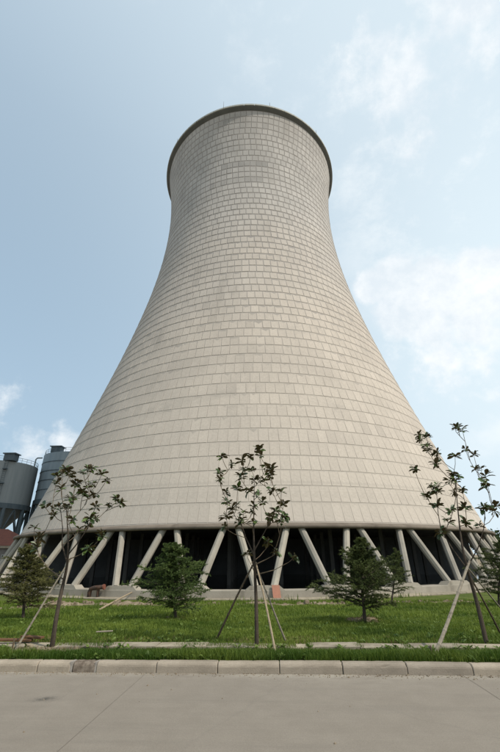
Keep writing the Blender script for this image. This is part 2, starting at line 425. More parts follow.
# kerb: one stone after another, rounded nose, slightly uneven
kerb = empty('kerb', (0, KY, 0), RZ); tag(kerb, kind='structure')
KW, KH = .17, .145
def kerb_mesh(L):
    prof = [(0, -.05), (0, .03), (0, .085), (.006, .108), (.020, .128), (.042, .141), (.065, KH), (.12, KH), (KW, KH), (KW, -.05)]
    mb = MB(); k = len(prof); g = .005
    xs_ = [g, g+.010]+[g+.01+(L-2*g-.02)*q/12 for q in range(1, 12)]+[L-g-.010, L-g]; n = len(xs_)
    for i, x in enumerate(xs_):
        ins = .010 if i in (0, n-1) else 0
        for j, (s_, z) in enumerate(prof):
            cs, cz = KW*.5, .05; f = 1-ins*9; e = .0018 if 1 <= j <= 8 else 0
            chip = rnd.uniform(.008, .02) if (3 <= j <= 5 and rnd.random() < (.12 if i in (0, 1, n-2, n-1) else .015)) else 0
            mb.v.append((x, cs+(s_-cs)*f+rnd.gauss(0, e)*.6+chip*.5, cz+(z-cz)*f+rnd.gauss(0, e)*.6-chip*.7))
    for i in range(n-1):
        for q in range(k):
            q2 = (q+1) % k; mb.f.append((i*k+q, (i+1)*k+q, (i+1)*k+q2, i*k+q2))
    mb.f.append(tuple(range(k))); mb.f.append(tuple((n-1)*k+q for q in range(k-1, -1, -1)))
    return mb
def u_of(px, py=667):
    d = ray(px, py); P = Vector((0, 0, EYE))+d*((.07-EYE)/d.z)
    return P.x*math.cos(RZ)+(P.y-KY)*math.sin(RZ)
joints = [u_of(p) for p in (37, 97, 157, 217, 278, 341, 404, 468)]
step = (joints[-1]-joints[0])/7
kme = None
proto = kerb_mesh(step).build('kerbstone', M['kerb'], kerb)
kms = [proto.data]
for q in range(4):
    o_ = kerb_mesh(step).build('kerbstone', M['kerb']); kms.append(o_.data); bpy.data.objects.remove(o_)
t = NT('wet_dirty_kerb'); M['kerb_dirty'] = t.done(t.mix(t.range(t.noise(9, 6, .7), .3, .7), (.085, .062, .045), (.23, .19, .15)), .8, .3)
t = NT('pale_mortar'); M['mortar'] = t.done(t.mix(t.range(t.noise(14, 6, .7), .3, .7), (.20, .18, .16), (.36, .33, .29)), .9, .2)

def lay(ob, u):
    ob.location = (u, rnd.uniform(-.010, .010), rnd.uniform(-.010, .005)); ob.rotation_euler = (rnd.uniform(-.02, .02), rnd.uniform(-.006, .006), rnd.uniform(-.004, .004))
for i in range(-10, 17):
    if i == 0: continue          # here the stone is broken in two
    if i == -10: ob = proto
    else: ob = proto.copy(); ob.data = kms[i % 5]; C.objects.link(ob); ob.parent = kerb
    lay(ob, joints[0]+i*step)
cut = u_of(72)
lay(kerb_mesh(cut-joints[0]-.03).build('kerbstone', M['kerb'], kerb), joints[0])
o = kerb_mesh(joints[1]-cut-.03).build('kerbstone', M['kerb_dirty'], kerb); lay(o, cut+.01); o['label'] = 'short dark stained stone'
for u, w in ((cut-.02, .05), (joints[1]-.02, .035)):
    mb = MB(); mb.box((0, .083, .046), (w, .172, .19), taper=.9); o = mb.build('mortar', M['mortar'], kerb); o.location = (u, .0, .0)

# long edging strip set in the lawn
e0, e1 = gp(150, 649.3), gp(450, 645.5)
eds = sdist(np.array([e0.x, e1.x]), np.array([e0.y, e1.y])).mean()
edge = empty('garden_edging', (0, KY, 0), RZ); tag(edge, kind='structure')
mb = MB(); mb.box((.49, .20, .0), (.972, .42, .12)); proto = mb.build('edging_stone', M['edging'], edge)
for i in range(-14, 15):
    ob = proto if i == -14 else proto.copy()
    if i > -14: C.objects.link(ob); ob.parent = edge
    u = i*.985
    ob.location = (u, float(eds)-.20+rnd.uniform(-.012, .012), .063+rnd.uniform(-.006, .006)); ob.rotation_euler = (rnd.uniform(-.015, .015), rnd.uniform(-.012, .012), rnd.uniform(-.012, .012))

# ------------------------------------------------------------------ cooling tower
tower = empty('cooling_tower', (TX, TY, TZ))
tag(tower, 'huge concrete cooling tower with flared base standing on slanted columns', 'cooling tower')
def up(z): return z + EYE - TZ              # height above the eye -> height above the tower's foot
LIP_R, LIP_Z = 30.09, up(.0308*60)
SH_R, THR_Z, THR_R, TOP_Z, TOP_R = 29.64, up(.98864*60), 16.21, up(72.9), 17.38
b1 = (THR_Z-LIP_Z)/math.sqrt((SH_R/THR_R)**2-1); b2 = (TOP_Z-THR_Z)/math.sqrt((TOP_R/THR_R)**2-1)
def prof(z):
    q = (z-THR_Z)/(b1 if z < THR_Z else b2); return THR_R*math.sqrt(1+q*q)
ring = []
NZ = 60
for i in range(NZ+1):
    z = LIP_Z+.25+(TOP_Z+.2-LIP_Z-.25)*i/NZ; ring.append((prof(z), z))
for i in range(NZ, -1, -1):
    z = LIP_Z+.25+(TOP_Z+.2-LIP_Z-.25)*i/NZ; ring.append((prof(z)-.35, z))
mb = MB(); mb.lathe(ring, 180, closed=True)
shell = mb.build('shell', M['joint'], tower, smooth=False)
# courses of cast panels
z_first = up(3.80); NR = 52; ch = (up(72.9)-z_first)/NR
rows = [(up(2.30), z_first)] + [(z_first+i*ch, z_first+(i+1)*ch) for i in range(NR)]
def panel_w(z):
    t = min(1, max(0, (z-5)/11)); return .80+.17*t+.04*min(1, max(0, (z-20)/50))
def panel_geo(z0, z1, w_ang, gapa, gapz, ob, ot, jit):
    """eight corners: four sunk into the shell, four on the slightly proud, leaning face"""
    r0, r1 = prof(z0), prof(z1); vs = []
    a0, a1 = -w_ang/2+gapa, w_ang/2-gapa
    zb, zt = z0+gapz, z1-gapz
    rb, rt = prof(zb), prof(zt)
    bev, bz = (.016+.03*min(1, max(0, (z0-12)/40)))/r0, .03+.05*min(1, max(0, (z0-12)/40))
    for (a, r, z) in ((a0, rb-.02, zb), (a1, rb-.02, zb), (a1, rt-.02, zt), (a0, rt-.02, zt),
                      (a0+bev, rb+ob+jit[0], zb+bz*.6), (a1-bev, rb+ob+jit[1], zb+bz*.6), (a1-bev, rt+ot+jit[2], zt-bz), (a0+bev, rt+ot+jit[3], zt-bz)):
        vs.append((a, r, z))
    return vs
PF = [(4, 5, 6, 7), (0, 1, 5, 4), (1, 2, 6, 5), (2, 3, 7, 6), (3, 0, 4, 7)]
V, Fs, A = [], [], []
singles = 0
for i, (z0, z1) in enumerate(rows):
    r0 = prof((z0+z1)/2); n = int(round(2*math.pi*r0/panel_w(z0))); wa = 2*math.pi/n
    ph = rnd.random()*wa
    hf = min(1, max(0, (z0-6)/45))
    gapa = (.014+.026*hf)/r0; gapz = .028+.024*hf
    lean = rnd.uniform(-.008, .012)
    ob_, ot_ = .012+.022*hf+lean*.3, .012+.008*hf
    idx = sorted(range(n), key=lambda k: abs(((k*wa+ph+math.pi) % (2*math.pi))-math.pi))
    take = set(idx[:60]) if i < 5 else set()
    pme = None
    for k in range(n):
        th = k*wa+ph
        if k in take:
            if pme is None:
                vs = panel_geo(z0, z1, wa, gapa, gapz, ob_, ot_, (0, 0, 0, 0))
                pme = bpy.data.meshes.new('panel'); pme.from_pydata([(r*math.sin(a), -r*math.cos(a), z) for a, r, z in vs], [], PF); pme.materials.append(M['panel'])
            p = bpy.data.objects.new('panel', pme); C.objects.link(p); p.parent = shell; p.rotation_euler = (0, rnd.gauss(0, .00035), th)
            singles += 1
        else:
            j = rnd.gauss(0, .0016+.003*hf); tb, tl_ = rnd.gauss(0, .0012), rnd.gauss(0, .0006); jit = [j-tb-tl_, j-tb+tl_, j+tb+tl_, j+tb-tl_]
            vs = panel_geo(z0, z1, wa, gapa*rnd.uniform(.6, 1.5), gapz*rnd.uniform(.8, 1.25), ob_, ot_, jit)
            o0 = len(V); V += [(r*math.sin(a+th), -r*math.cos(a+th), z) for a, r, z in vs]
            Fs += [tuple(q+o0 for q in f) for f in PF]
            v = min(1, max(.6, rnd.gauss(.86, .042)))
            tt = ((th+math.pi) % (2*math.pi))-math.pi
            if i == 43 and R(-17) < tt < R(9): v = .40+rnd.uniform(0, .15)
            elif i in (42, 40) and R(-24) < tt < R(-9)*(i-41): v = .5+rnd.uniform(0, .2)
            elif rnd.random() < .02+.03*hf: v -= rnd.uniform(.06, .2)
            A += [v]*8
Fs = np.array(Fs)
po = np_mesh('panel', np.array(V), Fs.ravel(), np.arange(len(Fs))*4, M['panels'], A, parent=shell)
tag(po, kind='stuff')
# lip: rounded ring beam under the shell
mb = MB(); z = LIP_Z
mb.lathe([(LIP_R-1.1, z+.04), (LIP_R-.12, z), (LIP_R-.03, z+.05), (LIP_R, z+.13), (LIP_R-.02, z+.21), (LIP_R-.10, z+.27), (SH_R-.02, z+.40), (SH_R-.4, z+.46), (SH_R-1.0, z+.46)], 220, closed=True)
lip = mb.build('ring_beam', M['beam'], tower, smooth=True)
# rim: cantilevered walkway with a pale parapet of cast pieces and lightning rods
rz = TOP_Z
mb = MB(); mb.lathe([(TOP_R-.3, rz+.0), (TOP_R+.05, rz+.03), (TOP_R+.54, rz+.36), (TOP_R+.58, rz+.52), (TOP_R-.3, rz+.52)], 200, closed=True)
rim = mb.build('rim', M['rim'], tower)
NPP = 60; a = math.pi/NPP
mb = MB(); mb.lathe([(TOP_R+.46, rz+.5), (TOP_R+.70, rz+.5), (TOP_R+.70, rz+.86), (TOP_R+.62, rz+.90), (TOP_R+.46, rz+.90)], 4, a0=-a*.97, a1=a*.97, closed=True)
pp = mb.build('parapet', M['parapet'], rim)
for k in range(1, NPP):
    c = pp.copy(); C.objects.link(c); c.parent = rim; c.rotation_euler = (0, 0, 2*a*k); c.location = (0, 0, rnd.uniform(-.01, .01))
t = NT('galvanised_rod'); M['rod'] = t.done((.20, .21, .22), .5, .5, .6)
for th in (-15, 46, -52, 12, 80, -100, 130, 180):
    t_ = R(th); p = Vector(((TOP_R+.6)*math.sin(t_), -(TOP_R+.6)*math.cos(t_), rz+.9))
    MB().tube([p, p+Vector((0, 0, .9)), p+Vector((0, 0, 1.9 if th == -15 else 1.1))], [.05, .035, .02], 6).build('lightning_rod', M['rod'], rim)
# basin wall, apron and pedestals
PB_Z = up(-.0331*60); PB_R = 31.30
mb = MB(); mb.lathe([(PB_R-.75, 0.0), (PB_R+.42, 0.0), (PB_R+.42, PB_Z-.02), (PB_R+.40, PB_Z), (PB_R-.73, PB_Z), (PB_R-.75, PB_Z-.02)], 240, closed=True)
basin = mb.build('basin_wall', M['plinth'], tower)
NA = 60; a = math.pi/NA
mb = MB(); mb.lathe([(PB_R+.425, -.15), (PB_R+1.25, -.15), (PB_R+1.25, .055), (PB_R+1.23, .075), (PB_R+.425, .09)], 3, a0=-a*.992, a1=a*.992, closed=True)
ap = mb.build('apron_slab', M['edging'], tower)
for k in range(1, NA):
    c = ap.copy(); C.objects.link(c); c.parent = tower; c.rotation_euler = (0, 0, 2*a*k); c.location = (0, 0, rnd.uniform(-.012, .012))
# pairs of slanted columns, octagonal, on shared pedestals
PED = .24
mb = MB()
for (z, wu, wr) in ((PB_Z-.01, 1.30, .42), (PB_Z+PED, .92, .36)): pass
vs = []
for z, wu, wr in ((PB_Z+.001, 1.28, .39), (PB_Z+PED, .98, .36)):
    for x, y in ((-wu, -wr), (wu, -wr), (wu, wr), (-wu, wr)): vs.append((x, -PB_R+y, z))
mb.add(vs, [(3, 2, 1, 0), (4, 5, 6, 7), (0, 1, 5, 4), (1, 2, 6, 5), (2, 3, 7, 6), (3, 0, 4, 7)])
ped = mb.build('pedestal', M['plinth'], basin)
def colmesh(sgn):
    ab, at_ = R(sgn*1.12), R(sgn*(4.5-1.02))
    p0 = Vector((PB_R*math.sin(ab), -PB_R*math.cos(ab), PB_Z+PED-.08)); rt_ = LIP_R-.52
    p1 = Vector((rt_*math.sin(at_), -rt_*math.cos(at_), LIP_Z+.10))
    mb = MB(); mb.tube([p0, p1], .248, 8, phase=math.pi/8)
    me = mb.build('column', M['column'], tower); return me
NP_ = 40
colL, colR = colmesh(-1), colmesh(1)
for k in range(NP_):
    an = R(1.0+9*k)
    if k == 0:
        for o in (ped, colL, colR): o.rotation_euler = (0, 0, an)
    else:
        for o, par in ((ped, basin), (colL, tower), (colR, tower)):
            c = o.copy(); C.objects.link(c); c.parent = par; c.rotation_euler = (0, 0, an)
# inside: water, wind walls, fill pack on a grid of supports
t = NT('basin_water'); M['water'] = t.done((.012, .016, .014), .08, .5)
MB().lathe([(PB_R-.76, PB_Z-.25), (0.01, PB_Z-.25)], 64).build('basin_water', M['water'], tower)
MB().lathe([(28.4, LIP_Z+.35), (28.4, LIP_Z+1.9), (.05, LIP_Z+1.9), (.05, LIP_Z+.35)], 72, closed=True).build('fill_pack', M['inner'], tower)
for ang in (-76, 76):  # walls added and angled to block daylight from the far openings
    mb = MB(); rot = Matrix.Rotation(R(ang), 3, 'Z'); zc = (LIP_Z+.3+.2)/2
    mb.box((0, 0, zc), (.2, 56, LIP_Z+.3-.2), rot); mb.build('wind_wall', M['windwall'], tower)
first = None
for gx in range(-5, 6):
    for gy in range(-5, 3):
        x, y = gx*4.6+2.3, gy*4.6+1.2
        if x*x+y*y > 26.5**2: continue
        if first is None:
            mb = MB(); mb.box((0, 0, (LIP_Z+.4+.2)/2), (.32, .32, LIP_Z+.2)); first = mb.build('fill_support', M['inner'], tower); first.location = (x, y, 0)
        else:
            c = first.copy(); C.objects.link(c); c.parent = tower; c.location = (x, y, 0)

# ------------------------------------------------------------------ silos, house and far trees
def steel(name, a, b, streak=(1.5, 1.5, .12), rough=.6):
    t = NT(name); col = t.mix(t.range(t.noise(.5, 6, .65, streak), .3, .7), a, b)
    col = t.mix(t.mul(t.range(t.noise(1.4, 6, .7, streak), .58, .75), .5), col, (.10, .075, .06)); return t.done(col, rough, .4)
M['silo'] = steel('silo_steel_grey', (.20, .225, .232), (.26, .282, .285))
M['silo2'] = steel('silo_steel_blue', (.165, .21, .24), (.22, .265, .29))
M['silo_frame'] = steel('silo_frame_steel', (.05, .075, .09), (.09, .115, .13))
def silo(px_c, px_edge, py_top, py_bot, Y, name, label, mat, bands, box_px, ladder):
    top_e = at(px_edge, py_top, Y); c = at(px_c, py_top, Y); rad = abs(c.x-top_e.x)
    zt, zb = top_e.z, at(px_edge, py_bot, Y).z
    cx_, cy_ = c.x, Y; z0 = TZ
    root = empty(name, (cx_, cy_, z0)); tag(root, label, 'silo', 'steel silos beside the tower')
    h1, h0 = zt-z0, zb-z0
    body = MB().lathe([(rad, h0), (rad, h1), (rad*.96, h1+.12), (.05, h1+.9)], 64).build('tank', mat, root, smooth=False)
    for k in range(bands):
        z = h0+(h1-h0)*(k+1)/(bands+1); MB().lathe([(rad-.02, z-.09), (rad+.10, z-.09), (rad+.10, z+.09), (rad-.02, z+.09)], 64, closed=True).build('band', M['silo_frame'], body)
    MB().lathe([(rad-.3, h0-1.1), (rad+.28, h0-1.1), (rad+.28, h0), (rad-.3, h0)], 64, closed=True).build('ring_beam', M['silo_frame'], root)
    MB().lathe([(rad-.35, h0-.6), (.9, h0-8.2), (.9, h0-9.2), (.05, h0-9.2)], 48).build('hopper', mat, root)
    for k in range(10):
        an = 2*math.pi*(k+.35)/10; an2 = 2*math.pi*(k+1.35)/10
        p = lambda a_, z, r=rad-.1: Vector((r*math.sin(a_), -r*math.cos(a_), z))
        mb = MB(); mb.tube([p(an, 0), p(an, h0-1.0)], .42, 8); mb.build('leg', M['silo_frame'], root)
        mb = MB(); mb.tube([p(an, h0-7.5), p((an+an2)/2, h0-1.1)], .16, 6); mb.tube([p(an2, h0-7.5), p((an+an2)/2, h0-1.1)], .16, 6); mb.build('brace', M['silo_frame'], root)
    # roof hand rail, posts and filter house
    mb = MB(); mb.lathe([(rad-.2, h1+1.05), (rad-.14, h1+1.05), (rad-.14, h1+1.12), (rad-.2, h1+1.12)], 64, closed=True)
    mb.lathe([(rad-.2, h1+.55), (rad-.15, h1+.55), (rad-.15, h1+.6), (rad-.2, h1+.6)], 64, closed=True)
    for k in range(36):
        an = 2*math.pi*k/36; mb.tube([((rad-.17)*math.sin(an), -(rad-.17)*math.cos(an), h1+.05), ((rad-.17)*math.sin(an), -(rad-.17)*math.cos(an), h1+1.1)], .035, 4)
    mb.build('hand_rail', M['silo_frame'], root)
    bx = at(box_px, py_top, Y).x - cx_
    mb = MB(); mb.box((bx, -rad*.72, h1+.9), (2.4, 2.0, 1.5)); mb.box((bx, -rad*.72, h1+1.75), (3.0, 2.5, .22)); mb.build('filter_house', M['silo_frame'], root)
    if ladder is not None:
        a_ = ladder; mb = MB()
        for off in (-.04, .04):
            mb.tube([((rad+.25)*math.sin(a_+off), -(rad+.25)*math.cos(a_+off), h0), ((rad+.25)*math.sin(a_+off), -(rad+.25)*math.cos(a_+off), h1)], .04, 4)
        z = h0
        while z < h1:
            mb.tube([((rad+.25)*math.sin(a_-.04), -(rad+.25)*math.cos(a_-.04), z), ((rad+.25)*math.sin(a_+.04), -(rad+.25)*math.cos(a_+.04), z)], .03, 4, cap=False); z += .45
        mb.build('ladder', M['silo_frame'], root)
        for zz in (h0+(h1-h0)*.45, h0+(h1-h0)*.8):
            mb = MB(); mb.box(((rad+.4)*math.sin(a_), -(rad+.4)*math.cos(a_), zz), (.9, .7, .18)); mb.build('landing', M['silo_frame'], root)
    return root, rad, h0, h1
s1, r1, a0_, a1_ = silo(3.5, 34.5, 466.5, 505.5, 96, 'silo', 'grey steel silo with hopper bottom cut by the left picture edge', M['silo'], 0, 23, .62)
s2, r2, b0_, b1_ = silo(79, 47.5, 459.5, 503, 104, 'silo', 'blue grey banded steel silo half hidden behind the tower', M['silo2'], 4, 67, None)
# bent vent pipe between the silos
P0, P1, P2 = at(41.5, 458, 98), at(36.5, 456.5, 98), at(36.2, 460, 98)
mb = MB(); zb = at(27, 506, 98)
mb.tube([(P0.x+.2, 98, P0.z), (P1.x+.35, 98, P0.z), (P1.x+.02, 98, P0.z-.35), (P1.x+.02, 98, zb.z), (P1.x+.02, 98, TZ)], .17, 8)
o = mb.build('vent_pipe', M['silo_frame']); tag(o, 'thin bent steel pipe rising between the two silos', 'pipe')

t = NT('roof_tiles_red'); wv = t.N.new('ShaderNodeTexWave'); wv.inputs['Scale'].default_value = 1.6; wv.bands_direction = 'Z'; t.L(t.tc(), wv.inputs[0])
M['roof'] = t.done(t.mix(t.mul(wv.outputs['Fac'], .5), t.mix(t.range(t.noise(1.2, 6, .7), .3, .7), (.21, .075, .05), (.15, .06, .045)), (.08, .035, .028)), .85, .2)
M['house'] = concrete('house_render', (.17, .16, .15), (.14, .13, .12), .6)
t = NT('dark_glass'); M['glass'] = t.done((.02, .025, .03), .1, .5)
HY = 76.0
e_r = at(16.5, 545.5, HY); rg = at(8.0, 529, HY+4.5)
house = empty('house', (e_r.x, HY+4.5, TZ)); tag(house, 'low house with red hipped roof below the silos', 'house')
ez, rzg = e_r.z-TZ, rg.z-TZ
L_ = 26.0; hw = 4.5; rx = rg.x-e_r.x
mb = MB(); mb.add([(0, -hw, ez), (0, hw, ez), (-L_, hw, ez), (-L_, -hw, ez), (rx, 0, rzg), (-L_-rx, 0, rzg)], [(3, 0, 4, 5), (0, 1, 4), (1, 2, 5, 4), (2, 3, 5)]); roof = mb.build('roof', M['roof'], house)
mb = MB(); mb.box((-L_/2, 0, ez-.22), (L_-.1, 2*hw-.1, .40)); mb.build('eaves_board', M['edging'], roof)
mb = MB(); mb.box((-L_/2, 0, (ez-.45)/2), (L_-1.2, 2*hw-1.2, ez-.45)); mb.build('wall', M['house'], house)
for k in range(8):
    x = -1.9-k*3.1; mb = MB(); mb.box((x, -hw+.62, (ez-.5)*.58), (1.5, .16, 1.5)); w = mb.build('window', M['parapet'], house)
    for sx in (-.34, .34):
        mb = MB(); mb.box((x+sx, -hw+.535, (ez-.5)*.58), (.6, .03, 1.34)); mb.build('pane', M['glass'], w)

# ------------------------------------------------------------------ foliage generators
def quads_obj(name, V, A, mat, nper, parent=None):
    V = np.asarray(V, dtype=np.float32).reshape(-1, 3); n = len(V)//nper
    return np_mesh(name, V, np.arange(n*nper), np.arange(n)*nper, mat, A, parent=parent)

def far_tree(x, y, h, w, seed):
    r = np.random.default_rng(seed); z0 = float(gz(x, y))
    root = empty('far_tree', (x, y, z0))
    MB().tube([(0, 0, -.2), (.1, 0, h*.35), (0, .1, h*.7)], [.25, .18, .08], 6).build('trunk', M['cedar_bark'], root)
    n = 1500; cl = r.normal(size=(26, 3)); cl /= np.linalg.norm(cl, axis=1)[:, None]; cl *= (r.random((26, 1))**.4)
    k = r.integers(0, 26, n); P = cl[k]*.8+r.normal(size=(n, 3))*.16
    P = P*np.array([w/2, w/2, h*.36])+np.array([0, 0, h*.62])
    D1 = r.normal(size=(n, 3)); D2 = r.normal(size=(n, 3)); s = h*.035*r.uniform(.6, 1.3, (n, 1))
    D1 = D1/np.linalg.norm(D1, axis=1)[:, None]*s; D2 = D2/np.linalg.norm(D2, axis=1)[:, None]*s
    V = np.stack([P-D1, P-D2, P+D1, P+D2], 1); A = np.repeat(np.clip(r.normal(.5, .25, n), 0, 1), 4)
    quads_obj('crown', V, A, M['far_leaf'], 4, root)
    return root
FT = [(46, 84, 7, 6), (54, 92, 8, 7)]
FL = ['round far tree nearest to the tower at the right picture edge', 'farther of the two trees past the tower at right']
for i, (x, y, h, w) in enumerate(FT): tag(far_tree(x, y, h, w, 50+i), FL[i], 'tree', 'far trees')

# ------------------------------------------------------------------ cedars
def cedar(px, py, h_px, halfw, name, label, mat, seed, nb=46, needles=26, droop=.25, low=.16, full=1.0, lean=(0, 0), shape=.6):
    base = gp(px, py); r = np.random.default_rng(seed)
    top = at(px+lean[0], py-h_px, base.y); h = top.z-base.z
    wpx = halfw/FPX*(base.y*math.cos(PITCH))          # metres
    W = halfw*(base-Vector((0, 0, EYE))).dot(Vector((0, math.cos(PITCH), math.sin(PITCH))))/FPX
    root = empty(name, base); tag(root, label, 'tree', 'young cedars on the lawn')
    lx = top.x-base.x
    axis = lambda t: Vector((lx*t+.04*math.sin(5*t+seed), .05*math.sin(4*t+seed*2), h*t))
    MB().tube([axis(t)-Vector((0, 0, .08 if t == 0 else 0)) for t in (0, .15, .35, .6, .85, 1.0)], [.055, .045, .036, .024, .012, .004], 7).build('trunk', M['cedar_bark'], root)
    tw = MB(); NV, NA_ = [], []
    def needle_spray(p, d, L, n, val):
        # needles stand all round a twig
        t = r.random(n)
        d = np.array(d); dn = d/np.linalg.norm(d)
        u = np.cross(dn, [0, 0, 1.]); u /= (np.linalg.norm(u)+1e-6); w = np.cross(u, dn)
        an = r.random(n)*2*np.pi
        side = np.cos(an)[:, None]*u+np.sin(an)[:, None]*w*.65
        P = np.array(p)+d*t[:, None]*L
        nd = side*.85+dn*.6; nd /= np.linalg.norm(nd, axis=1)[:, None]
        ln = r.uniform(.035, .07, n)[:, None]
        wv = np.cross(nd, r.normal(size=(n, 3))); wv /= np.linalg.norm(wv, axis=1)[:, None]; wv *= .0075
        NV.append(np.stack([P-wv, P+wv, P+nd*ln], 1)); NA_.append(np.repeat(np.clip(r.normal(val, .2, n), 0, 1), 3))
    for b in range(nb):
        f = (b+r.random())/nb; t0 = low+(0.97-low)*f**.92
        az = b*2.39996+r.normal(0, .35)
        # crown outline: widest a third up, ragged
        env = (1-f)**shape*(.72+.28*min(1, f/.22))*r.uniform(.42, 1.12)*full
        Lb = max(.10, W*env*1.12)
        up_ = .30+.35*f+r.normal(0, .1)
        d = np.array([math.cos(az), math.sin(az), up_]); d /= np.linalg.norm(d)
        p = np.array(axis(t0)); pts = [p.copy()]; ns = 7
        for q in range(ns):
            dd = d.copy(); dd[2] -= droop*(q/ns)*2.0; dd += r.normal(0, .06, 3); dd /= np.linalg.norm(dd)
            p = p+dd*Lb/ns; pts.append(p.copy())
        tw.tube(pts, list(np.linspace(.014*(Lb/W+.4), .003, len(pts))), 4, cap=False)
        tone = np.clip(r.normal(.45, .16), .1, .9)
        for q in range(1, ns+1):
            bd = pts[q]-pts[q-1]; bd /= np.linalg.norm(bd)
            sd = np.cross(bd, [0, 0, 1.]); sd /= (np.linalg.norm(sd)+1e-6)
            for sgn in (-1, 1):
                tl = Lb*.36*(1-.55*q/ns)*r.uniform(.6, 1.25)+.05
                td = sd*sgn*.85+bd*.75+np.array([0, 0, r.normal(.02, .18)]); td /= np.linalg.norm(td)
                st_ = pts[q-1]+(pts[q]-pts[q-1])*r.random()
                e_ = st_+td*tl; e_[2] -= tl*.18
                tw.tube([st_, e_], [.004, .0015], 3, cap=False)
                needle_spray(st_, (e_-st_)/tl, tl, int(needles*(.6+tl*3)), tone)
                for q2 in range(2):
                    s2_ = st_+(e_-st_)*r.uniform(.3, .9); d2 = td+r.normal(0, .55, 3); d2 /= np.linalg.norm(d2)
                    needle_spray(s2_, d2, tl*.45, int(needles*.45), tone)
            needle_spray(pts[q-1], bd, Lb/ns, int(needles*.6), tone)
    tw.build('branches', M['cedar_bark'], root)
    V = np.concatenate(NV); A = np.concatenate(NA_)
    quads_obj('crown', V.reshape(-1, 3), A, mat, 3, root)
    return root
cedar(176, 619, 77, 42, 'cedar_tree', 'dense dark green young cedar between the left and middle staked saplings', M['cedar_dark'], 3, 74, 38, .16, .11, 1.2, (-4, 0), .72)
cedar(363, 621, 84, 46, 'cedar_tree', 'dark ragged young cedar with a soil mound at its foot', M['cedar_dull'], 8, 56, 32, .05, .13, 1.3, (-2, 0), 1.0)
cedar(391, 606, 58, 26, 'cedar_tree', 'smaller thin cedar just behind the ragged cedar with a soil mound', M['cedar_dull'], 12, 34, 28, .16, .2, 1.2, (6, 0), .9)
cedar(24, 620, 76, 38, 'cedar_tree', 'olive brown young cedar at the left picture edge', M['cedar_brown'], 17, 52, 30, .14, .14, 1.15, (4, 0), .8)
cedar(38, 603, 40, 20, 'cedar_tree', 'small cedar half hidden behind the olive brown cedar', M['cedar_brown'], 23, 40, 26, .2, .2, 1.0)
cedar(500, 607, 68, 34, 'cedar_tree', 'dark cedar cut off by the right picture edge', M['cedar_dull'], 29, 56, 32, .2, .14, 1.0)

